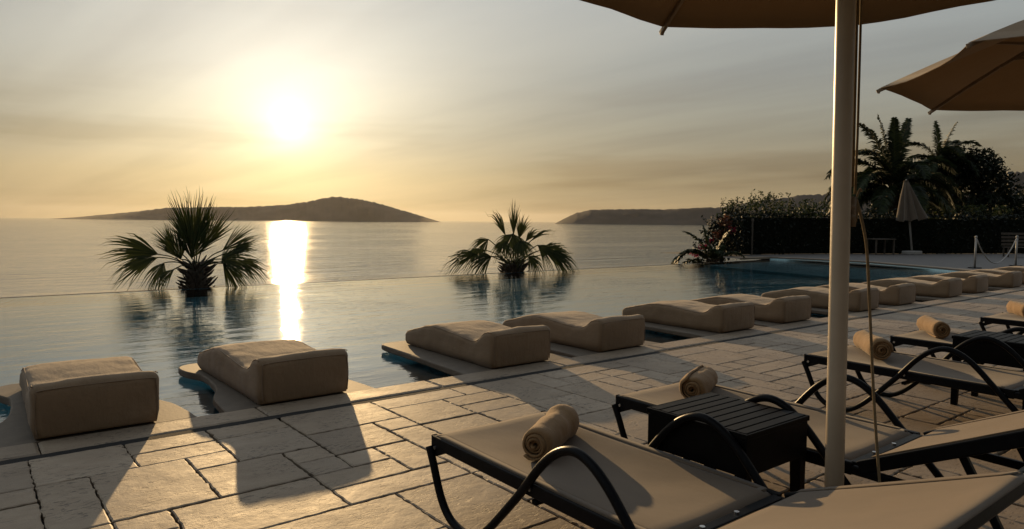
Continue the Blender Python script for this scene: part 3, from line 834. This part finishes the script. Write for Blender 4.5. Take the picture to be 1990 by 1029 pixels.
# ------------------------------------------------------------------ plants
def fan(mb, hub, axis, nrm, L, span, n, droop=.2, wob=.32, seed=0, tipfree=.55, hang=0):
    axis = axis.normalized(); nrm = (nrm - axis*nrm.dot(axis)).normalized(); side = nrm.cross(axis)
    r_ = random.Random(seed); n = int(n*1.75)
    for k in range(n):
        a = (k/(n-1)-.5)*span + r_.uniform(-.02,.02)
        l = L*(1 - .25*abs(a/(span/2))**2)*r_.uniform(.74,1.06)
        if r_.random() < .07: continue
        d = axis*math.cos(a) + side*math.sin(a)
        da = span/(n-1)
        w = d.cross(nrm)
        fold = (.5 if k % 2 else -.5)*.02*L
        pts = []
        for q in (.0,.25,.5,.7,.86,1.0):
            p = hub + d*(l*q) + nrm*(fold*(1-q))
            dr = droop*l*q*q*(1.0 + r_.uniform(-.3,.3)*(q > .6))
            if q > tipfree: dr += hang*l*(q-tipfree)**1.3*r_.uniform(.6,1.5)
            p = p + Vector((0,0,-dr)) + w*(r_.uniform(-1,1)*wob*l*max(0,q-.5)**2)
            if q <= tipfree: hw = math.tan(da/2)*l*q*1.35 + .002*L
            else: hw = math.tan(da/2)*l*tipfree*1.25*max(.07,(1-q)/(1-tipfree))
            pts.append((p, w*hw))
        vs = []
        for p, hw in pts: vs += [p-hw, p+hw]
        mb.add(vs, [(2*i,2*i+1,2*i+3,2*i+2) for i in range(len(pts)-1)])
def fan_palm(loc, scale, fronds, lab, trunk_h, boots):
    """fronds: (hub right, hub up, hub towards viewer, direction degrees from up (clockwise), face tilt, length, span, leaflets, droop, hang)"""
    root = empty('fan_palm', loc); fwd = -fh
    tr = MB(); z0 = -2.4
    tr.tube([(0,0,z0),(0,0,-1),(0,0,-.2),(0,0,trunk_h*.6),(0,0,trunk_h)], [.22*scale,.22*scale,.22*scale,.19*scale,.09*scale], 14)
    r_ = random.Random(3)
    for k in range(boots):
        a = k*2.4; zz = lerp(-.5, trunk_h, k/boots); rr = .17*scale
        b = Vector((math.cos(a)*rr, math.sin(a)*rr, zz)); l = r_.uniform(.16,.34)*scale
        e = b + Vector((math.cos(a)*l*.75, math.sin(a)*l*.75, l*r_.uniform(.35,.9)))
        tr.tube([b-Vector((math.cos(a),math.sin(a),0))*.05, b.lerp(e,.6), e], [.035*scale,.024*scale,.008*scale], 5)
    tr.build('trunk', M['bark'], root)
    for i, (hx, hzz, hd, ang, tilt, L, span, n, droop, hang) in enumerate(fronds):
        mb = MB(); hub = (rt*hx + up*hzz + fwd*hd)*scale
        a = R(ang); axis = rt*math.sin(a) + up*math.cos(a) + fwd*R(tilt)
        nrm = fwd + up*.25
        fan(mb, hub, axis, nrm, L*scale, R(span), n, droop, .12, i*11+int(scale*10), .58, hang)
        base = Vector((0,0,trunk_h*.85)) + (rt*hx*.12 + fwd*hd*.2)*scale
        mid = base.lerp(hub, .55) + up*.05*scale
        mb.tube(smooth_path([base, mid, hub, hub+axis.normalized()*L*scale*.12], 4), .012*scale, 6)
        mb.build('frond', M['fan'], root)
    return tag(root, lab, 'palm')
# photo units -> metres: 1 px = .0118 m for the left palm, .0158 m for the other
fan_palm((3.98,16.22,0), 1.08, [
    (.0, .72, .15,   3, 4, 1.28, 84, 28, .03, .02), (-.06, .66, -.15, -21, -6, 1.22, 60, 20, .03, .03), (.14, .70, .0, 26, 6, 1.18, 66, 21, .04, .04), (.07,.52,.35, 12, 20, .95, 90, 26,.06,.05), (-.12,.50,.4,-12,24,.85,80,22,.06,.1),
    (-.72, .58, .1, -72, 10, 1.18, 62, 15, .12, .22), (-.68, .52, .2, -104, 16, .95, 52, 12, .25, .4), (-.60, .66, -.3, -34, -10, .74, 56, 16, .05, .05), (.80,.64,.1,58,8,.66,56,13,.08,.15), (.86,.44,-.1,104,5,.66,76,15,.22,.4), (-.50, .42, .3, -150, 25, .60, 90, 16, .3, .6),
    (.50, .66, -.1, 50, -8, .92, 50, 16, .06, .12), (.60, .50, .2, 84, 15, .98, 74, 22, .16, .28), (.58,.42,.1, 128, -10, .78, 90, 24,.22,.35),
    (-.26,.30,.4,-128,30,.5,60,11,.3,.4), (.30,.36,-.5, 34,-40,.7,70,16,.1,.1)],
    'bushy fan palm with upright fronds in front of the sun, left at the pool edge', .42, 74)
fan_palm((12.95,16.30,0), 1.3, [
    (-.18, .74, .1,  -24, 6, .94, 26, 8, .10, .6), (.0, .76, 0, 0, 0, .88, 26, 8, .0, .2), (.12, .68, .1, 14, 5, .74, 46, 12, .06, .4), (.28, .62, 0, 36, 0, .56, 44, 10, .1, .5), (.38,.62,.1, 50, 5, .86, 18, 8, .12, 1.1),
    (-.02, .80, .4, -172, 20, .60, 150, 26, .1, .7), (.14,.66,.45, 165, 25,.55,120,20,.1,.7), (-.22,.66,.3,-165,20,.5,100,16,.1,.8),
    (-.58, .66, .1, -114, 10, .56, 104, 22, .4, 1.1), (-.86, .32, .1, -86, 10, .92, 60, 20, .45, .6), (-.50,.28,.3,-100,20,.66,100,20,.4,.8), (-.66,.40,-.2,-96,-8,.8,60,18,.45,.8),
    (.62, .42, .1, 74, 8, .92, 70, 24, .5, .5), (.74, .44, -.2, 96, -10, .88, 84, 24, .45, .6), (.34,.30,.4,125,25,.5,100,18,.4,1.0), (.55,.54,.2,116,10,.64,80,18,.4,.8), (.86,.34,.1,100,5,.72,70,18,.5,.6)],
    'drooping fan palm with hanging threads at the middle of the pool edge', .16, 50)

def pinnate(mb, base, d0, L, droop, n=26, leaf=.32, side=None, seed=0, width=.022):
    r_ = random.Random(seed); pts = []
    p = Vector(base); d = Vector(d0).normalized(); seg = L/14
    for i in range(15):
        pts.append(p.copy()); p = p + d*seg; d = (d + Vector((0,0,-droop/14*(1+i*.12)))).normalized()
    mb.tube(pts, [lerp(.020,.005,i/14)*(L/2.5) for i in range(15)], 5)
    for k in range(n):
        f = lerp(.12, .99, k/n); i = min(13, int(f*14)); q = pts[i].lerp(pts[i+1], f*14-i)
        t = (pts[i+1]-pts[i]).normalized(); s = t.cross(Vector((0,0,1))).normalized(); u = s.cross(t)
        for sg in (-1, 1):
            l = leaf*(math.sin(math.pi*min(1, f*.80+.16))**.7)*r_.uniform(.8,1.1)
            dd = (s*sg*.85 + t*.55 + u*r_.uniform(-.25,.40)).normalized()
            e = q + dd*l + Vector((0,0,-.30*l)); m = q + dd*l*.5
            w = dd.cross(u).normalized()*width*(L/2.5)
            mb.add([q-w*.5, q+w*.5, m+w, e, m-w], [(0,1,2,3,4)])
def feather_palm(loc, trunk_h, fronds, lab, leaf=.4, tr_r=.22, n=30, width=.03):
    root = empty('feather_palm', loc); tr = MB()
    zs = [lerp(-.3, trunk_h, k/12) for k in range(13)]
    tr.tube([(0.03*math.sin(k), 0, z) for k, z in enumerate(zs)], [tr_r*(1+.12*(k % 2)) for k in range(13)], 12); 
    r_ = random.Random(5)
    for k in range(36):
        a = k*2.4; zz = lerp(trunk_h*.35, trunk_h+.1, k/36)
        b = Vector((math.cos(a)*tr_r, math.sin(a)*tr_r, zz)); tr.tube([b*.98, b+Vector((math.cos(a)*.14, math.sin(a)*.14, .2))], [.06,.02], 5)
    tr.build('trunk', M['bark'], root)
    for i, (hdg, el, L, dr) in enumerate(fronds):
        a = R(hdg); e = R(el); d = rt*(math.sin(a)*math.cos(e)) + fh*(math.cos(a)*math.cos(e)) + up*math.sin(e)
        mb = MB(); pinnate(mb, Vector((0,0,trunk_h)) + d*.1, d, L, dr, n, leaf, seed=i*7, width=width); mb.build('frond', M['frond'], root)
    return tag(root, lab, 'palm')
# heading 0 = away from the camera, 90 = to the right
feather_palm((40.1,17.0,-.06), 3.15, [(-90,46,5.0,2.1),(-90,26,4.6,1.7),(-88,62,4.8,1.7),(-92,76,4.4,.9),(-84,8,4.2,1.3),(-95,36,4.8,2.3),(90,45,4.6,2.0),(90,64,4.5,1.6),(90,25,4.2,1.6),(0,88,4.1,.2),(-60,82,4.4,.5),(60,80,4.3,.6),(-60,52,4.6,1.9),(60,50,4.6,1.9),(-120,52,4.4,1.9),(120,50,4.4,1.9),(180,62,4.0,1.7),(0,60,4.2,1.7),(-100,2,3.8,1.1),(100,5,3.6,1.1),(-75,14,4.3,1.5),(75,12,4.2,1.5),(180,30,3.5,1.5),(-140,24,3.8,1.6),(140,24,3.8,1.6),(-110,68,4.5,1.5)],
    'tall feather palm with arching fronds, behind the closed parasol', .72, .30, 100, .026)
feather_palm((50.0,18.4,-.06), 5.4, [(-90,42,3.2,1.8),(90,44,3.4,1.8),(60,66,3.0,1.3),(-70,64,2.9,1.3),(-20,84,2.8,.4),(95,62,3.2,1.3),(180,55,2.8,1.5),(-140,36,2.8,1.6),(140,30,2.8,1.6),(20,46,2.8,1.5),(-100,22,2.8,1.4),(75,18,3.0,1.4),(-80,4,2.5,1.0),(110,78,2.8,.6)],
    'smaller feather palm rising out of the dark tree, right of the tall palm', .58, .22, 76, .028)
feather_palm((23.0,16.4,-.45), .22, [(-92,48,2.2,1.9),(-85,68,1.75,.9),(-95,30,1.9,1.7),(95,74,1.5,.7),(-60,80,1.5,.5),(40,60,1.3,1.0),(100,50,1.4,1.2),(180,60,1.2,1.2),(-88,58,2.0,2.2),(-100,20,1.6,1.5)],
    'low young palm whose fronds poke over the pool edge, left of the red blossoms', .30, .10, 46, .075)

def leaves(mb, pts, size, r_, flat=.0):
    for p in pts:
        s = size*r_.uniform(.6,1.3)
        a = Vector((r_.gauss(0,1), r_.gauss(0,1), r_.gauss(0,1)+flat)).normalized()
        b = a.cross(Vector((r_.gauss(0,1), r_.gauss(0,1), r_.gauss(0,1)))).normalized(); 
        mb.add([p-a*s, p+b*s*.42, p+a*s, p-b*s*.42], [(0,1,2,3)])
def clump_points(c, rad, n, r_, shell=.55):
    out = []
    for _ in range(n):
        d = Vector((r_.gauss(0,1), r_.gauss(0,1), r_.gauss(0,1))).normalized()
        k = (shell + (1-shell)*r_.random())
        k *= 1 + .35*noise.noise(d*2.2 + Vector(c))
        out.append(Vector(c) + Vector((d.x*rad[0], d.y*rad[1], d.z*rad[2]))*k)
    return out
def broad_tree(loc, clumps, lab, trunk_h=1.6, size=.16, mat='leaf', name='broadleaf_tree', cat='tree', seed=1, per=900, core=True):
    root = empty(name, loc); r_ = random.Random(seed)
    tr = MB(); tr.tube(smooth_path([(0,0,-.3),(.05,0,trunk_h*.5),(0,.05,trunk_h)], 4), [lerp(.24,.14,k/8) for k in range(9)], 10)
    for (rx, ry, z, a, b, c) in clumps:
        e = rt*rx + fh*ry + up*z
        tr.tube(smooth_path([(0,0,trunk_h*.8), Vector((0,0,trunk_h)).lerp(e,.5)+up*.2, e], 4), [lerp(.10,.03,k/8) for k in range(9)], 6)
    tr.build('trunk', M['bark'], root)
    cr = MB()
    for (rx, ry, z, a, b, c) in clumps:
        e = rt*rx + fh*ry + up*z
        leaves(cr, clump_points(e, (a,b,c), int(per*a*c), r_), size, r_)
        for _ in range(int(16*a)):
            d = Vector((r_.gauss(0,1), r_.gauss(0,1), abs(r_.gauss(0,1)))).normalized()
            q = e + Vector((d.x*a, d.y*b, d.z*c))*r_.uniform(.9,1.18)
            leaves(cr, [q+Vector((r_.gauss(0,.12), r_.gauss(0,.12), r_.gauss(0,.12))) for _ in range(14)], size*.8, r_)
    cr.build('crown', M[mat], root)
    return tag(root, lab, cat)
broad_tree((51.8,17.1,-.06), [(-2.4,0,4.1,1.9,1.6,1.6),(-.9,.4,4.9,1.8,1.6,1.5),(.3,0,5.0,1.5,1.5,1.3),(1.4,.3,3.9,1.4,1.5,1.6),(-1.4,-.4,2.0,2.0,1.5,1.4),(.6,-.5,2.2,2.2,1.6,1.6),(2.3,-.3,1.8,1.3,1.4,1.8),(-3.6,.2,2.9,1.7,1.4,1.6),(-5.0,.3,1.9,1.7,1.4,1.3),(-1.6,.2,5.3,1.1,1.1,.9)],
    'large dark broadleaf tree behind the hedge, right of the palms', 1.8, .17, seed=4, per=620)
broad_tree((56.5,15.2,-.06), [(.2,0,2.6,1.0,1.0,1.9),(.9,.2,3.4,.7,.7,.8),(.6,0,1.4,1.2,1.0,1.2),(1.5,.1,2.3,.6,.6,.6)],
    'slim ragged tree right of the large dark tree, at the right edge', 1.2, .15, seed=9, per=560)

def hedge(path, h, w, lab, seed=2, dens=260):
    mb = MB(); core = MB(); r_ = random.Random(seed); pts = []
    for (a, b) in zip(path, path[1:]):
        A = Vector((*a,0)); B = Vector((*b,0)); t = (B-A); Ln = t.length; t.normalize(); s = Vector((-t.y, t.x, 0))
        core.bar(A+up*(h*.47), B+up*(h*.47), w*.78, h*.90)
        for _ in range(int(Ln*dens)):
            u = r_.random()*Ln; f = r_.random()
            if f < .36: q = A + t*u + s*(r_.uniform(-.5,.5)*w) + up*(h + r_.gauss(0,.05) + .06*noise.noise(Vector((u*.8,0,seed))))
            else:
                zz = h*r_.random(); q = A + t*u + s*((-.5 if f < .8 else .5)*(w + .34*noise.noise(Vector((u*.7, zz*1.1, seed)))) + r_.gauss(0,.06)) + up*zz
            pts.append(q)
        for _ in range(int(Ln*3)):
            q = A + t*(r_.random()*Ln) + s*(r_.uniform(-.4,.4)*w) + up*h
            for k in range(10): pts.append(q + Vector((r_.gauss(0,.05), r_.gauss(0,.05), .04*k*r_.uniform(.5,1.2))))
    leaves(mb, pts, .085, r_)
    root = empty('clipped_hedge', (0,0,-.03)); mb.build('foliage', M['hedge'], root); core.build('branches', M['core'], root)
    return tag(root, lab, 'hedge')
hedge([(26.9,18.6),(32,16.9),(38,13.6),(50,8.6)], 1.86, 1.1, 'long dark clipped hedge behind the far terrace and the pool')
def bush(loc, clumps, lab, mat='bush', size=.09, seed=3, per=500, flowers=None, twigs=0, name='shrub', cat='shrub'):
    root = empty(name, loc); r_ = random.Random(seed); mb = MB()
    for (rx, ry, z, a, b, c) in clumps:
        e = rt*rx + fh*ry + up*z
        leaves(mb, clump_points(e, (a,b,c), int(per*a*c*2.2), r_, .35), size, r_)
        mb.tube([(0,0,-.1), e*.5+Vector((.03,.02,0)), e], [.035,.025,.010], 5)
        for _ in range(twigs):
            d = (rt*r_.gauss(0,.35) + fh*r_.gauss(0,.35) + up).normalized(); q0 = e + Vector((r_.gauss(0,a*.5), r_.gauss(0,b*.5), c*.4)); Lg = c*r_.uniform(.7,1.2)
            mb.tube([q0, q0+d*Lg], [.012,.004], 4)
            leaves(mb, [q0+d*(Lg*r_.uniform(.2,1.05)) + Vector((r_.gauss(0,.06), r_.gauss(0,.06), 0)) for _ in range(20)], size*.8, r_)
    mb.build('foliage', M[mat], root)
    tw = MB(); tw.tube([(0,0,-.1),(.02,.01,.4),(0,.02,.9)], [.05,.04,.02], 7); tw.build('stem', M['bark'], root)
    if flowers:
        for (mname, cl, n, s) in flowers:
            fl = MB()
            for (rx, ry, z, a, b, c) in cl:
                leaves(fl, clump_points(rt*rx+fh*ry+up*z, (a,b,c), n, r_, .2), s, r_)
            fl.build('blossom', M[mname], root)
    return tag(root, lab, cat)
bush((25.6,17.75,-.2), [(.2,0,1.5,.75,.6,.75),(.5,.2,.9,.8,.6,.8),(-.55,0,.85,.45,.4,.40),(-.85,0,.35,.45,.4,.35),(.0,-.1,.4,.7,.5,.5),(-.3,.2,1.35,.40,.35,.4)],
     'bougainvillea with crimson and rusty blossoms at the far corner of the pool', 'hedge', .085, 5, 420,
     [('flower', [(-.95,-.3,.62,.20,.2,.18),(-1.25,-.3,.25,.22,.2,.12),(-.65,-.3,.85,.18,.2,.16),(.25,-.4,1.35,.28,.2,.2)], 70, .055), ('dry', [(.0,-.4,1.65,.42,.3,.30),(-.2,-.3,1.1,.45,.3,.25)], 130, .07)], 3, 'bougainvillea')
bush((29.2,18.4,-.1), [(-1.2,0,2.0,.8,.7,.50),(0,0,2.15,.9,.7,.60),(1.0,0,2.1,.8,.7,.55),(1.9,0,2.0,.8,.6,.45),(2.7,.0,2.0,.6,.6,.4)],
     'airy green shrub sprouting above the hedge, left of the parasol pole', 'bush', .085, 8, 300, None, 7)
bush((41.5,14.0,-.05), [(-1.4,0,2.0,.7,.6,.28),(-.3,0,2.05,.9,.6,.33),(.9,0,2.05,.9,.6,.33),(2.0,0,2.1,.7,.6,.30)],
     'light green spiky shrub along the hedge top, right of the closed parasol', 'bush', .10, 12, 300, None, 6)

# ------------------------------------------------------------------ far things: closed parasol, rope posts, table, boards
def closed_parasol(loc, lab):
    root = empty('closed_parasol', loc)
    lean = Vector((-.0,0,0))
    tip = rt*(-.42) + up*3.42; foot = Vector((0,0,.1))
    pl = MB(); pl.tube([foot, foot.lerp(tip,.5), tip], .045, 10); pl.build('pole', M['white'], root, smooth=True)
    bs = MB(); bs.box((-.42,-.30,0),(.42,.30,.17)); bs.build('base', M['white'], root, bevel=.03)
    cn = MB(); n = 48; m = 14; ax = (tip-foot).normalized(); s1 = ax.cross(fh).normalized(); s2 = ax.cross(s1)
    z0, z1 = 1.62, 3.50; bulge = rt
    for j in range(m+1):
        v = j/m; c = foot + ax*((lerp(z1, z0, v)-.1)/ax.z)
        rad = lerp(.08, .48, v**.9)
        for k in range(n):
            a = 2*math.pi*k/n; f = 1 + .22*math.cos(a*8)*min(1, v*2.5)
            p = c + s1*(math.cos(a)*rad*f) + s2*(math.sin(a)*rad*f)
            p += rt*max(0, rt.dot(p-c))*.55*v + up*(.05*math.cos(a*8)*v)
            cn.v.append(tuple(p))
    for j in range(m):
        for k in range(n): cn.f.append((j*n+k, j*n+(k+1)%n, (j+1)*n+(k+1)%n, (j+1)*n+k))
    cn.f.append(tuple(range(n)))
    cn.build('canopy', M['far_cloth'], root, smooth=True)
    st = MB()
    st.tube([tip, tip+up*.12], [.05,.02], 8); st.build('finial', M['white'], root, smooth=True)
    return tag(root, lab, 'parasol')
M['far_cloth'] = mat_fabric('faded_cloth', (.14,.108,.078), 60, blotch=(.85,1.1), wrinkle=.3)
closed_parasol((35.2,13.95,-.004), 'closed pale parasol on a white block base before the dark hedge')
def rope_post(loc, lab):
    root = empty('rope_post', loc)
    a = MB(); a.tube([(0,0,.02),(0,0,1.0)], .032, 14); a.build('post', M['white'], root, smooth=True)
    b = MB(); b.tube([(0,0,0),(0,0,.03),(0,0,.05)], [.20,.19,.06], 20); b.build('base', M['frame'], root)
    c = MB(); c.tube([(0,0,1.0),(0,0,1.03),(0,0,1.06)], [.042,.042,.02], 14); c.tube([(-.09,.0,.93),(.09,0,.93)], .012, 8); c.build('cap', M['white'], root, smooth=True)
    return tag(root, lab, 'rope post', 'white posts holding a rope')
A_, B_ = Vector((25.95,8.35,-.004)), Vector((28.65,7.98,-.004))
rope_post(A_, 'white rope post standing left of its twin beyond the far daybeds')
rope_post(B_, 'white rope post standing right of its twin at the right edge')
rp = MB(); e1 = A_+Vector((.09,0,.93)); e2 = B_+Vector((-.09,0,.93))
rp.tube([e1.lerp(e2, k/24) - up*(.80*(1-(2*k/24-1)**2)) for k in range(25)], .018, 8)
tag(rp.build('barrier_rope', M['white'], smooth=True), 'white rope sagging between the two white posts', 'rope')
def garden_table(loc):
    root = empty('garden_table', loc, R(-25)); a = MB(); a.box((-.55,-.35,.70),(.55,.35,.74)); a.build('tabletop', M['wood'], root, bevel=.008)
    for sx in (-1,1):
        for sy in (-1,1):
            l = MB(); l.box((sx*.48-.03,sy*.28-.03,0),(sx*.48+.03,sy*.28+.03,.70)); l.build('leg', M['wood'], root)
    return tag(root, 'low wooden table in the shade of the hedge, right of the parasol pole', 'table')
garden_table((33.6,14.7,-.004))
lp = MB(); lp.tube([(0,0,0),(0,0,1.55)], .035, 10); lp.tube([(0,0,1.5),(0,0,1.62)], [.06,.05], 10)
o = lp.build('garden_post', M['wood'], loc=(27.2,17.35,-.004)); tag(o, 'thin grey post standing before the hedge beside the bougainvillea', 'post')
wp = MB(); wp.tube([(0,0,0),(0,0,4.9)], .16, 10); wp.tube([(0,0,4.9),(0,0,5.05)], [.22,.2], 10)
o = wp.build('white_pillar', M['white'], loc=(55.0,15.9,-.06)); tag(o, 'white pillar top showing through the ragged tree at the right edge', 'pillar')
def boards(loc):
    root = empty('slatted_bench', loc, R(-52)); s = MB()
    for k in range(4): s.box((-.9,.02*k,.5+.16*k),(.9,.02*k+.03,.60+.16*k))
    s.build('backrest', M['wood'], root, bevel=.006)
    t_ = MB()
    for k in range(4): t_.box((-.9,-.5+.12*k,.42),(.9,-.40+.12*k,.45))
    t_.build('seat', M['wood'], root, bevel=.006)
    for x in (-.8,.8):
        l = MB(); l.box((x-.03,-.48,0),(x+.03,-.42,.42)); l.box((x-.03,-.02,0),(x+.03,.02,.42)); l.build('leg', M['wood'], root)
    return tag(root, 'pale slatted bench before the hedge, cut by the right edge', 'bench')
boards((37.3,10.1,-.004))
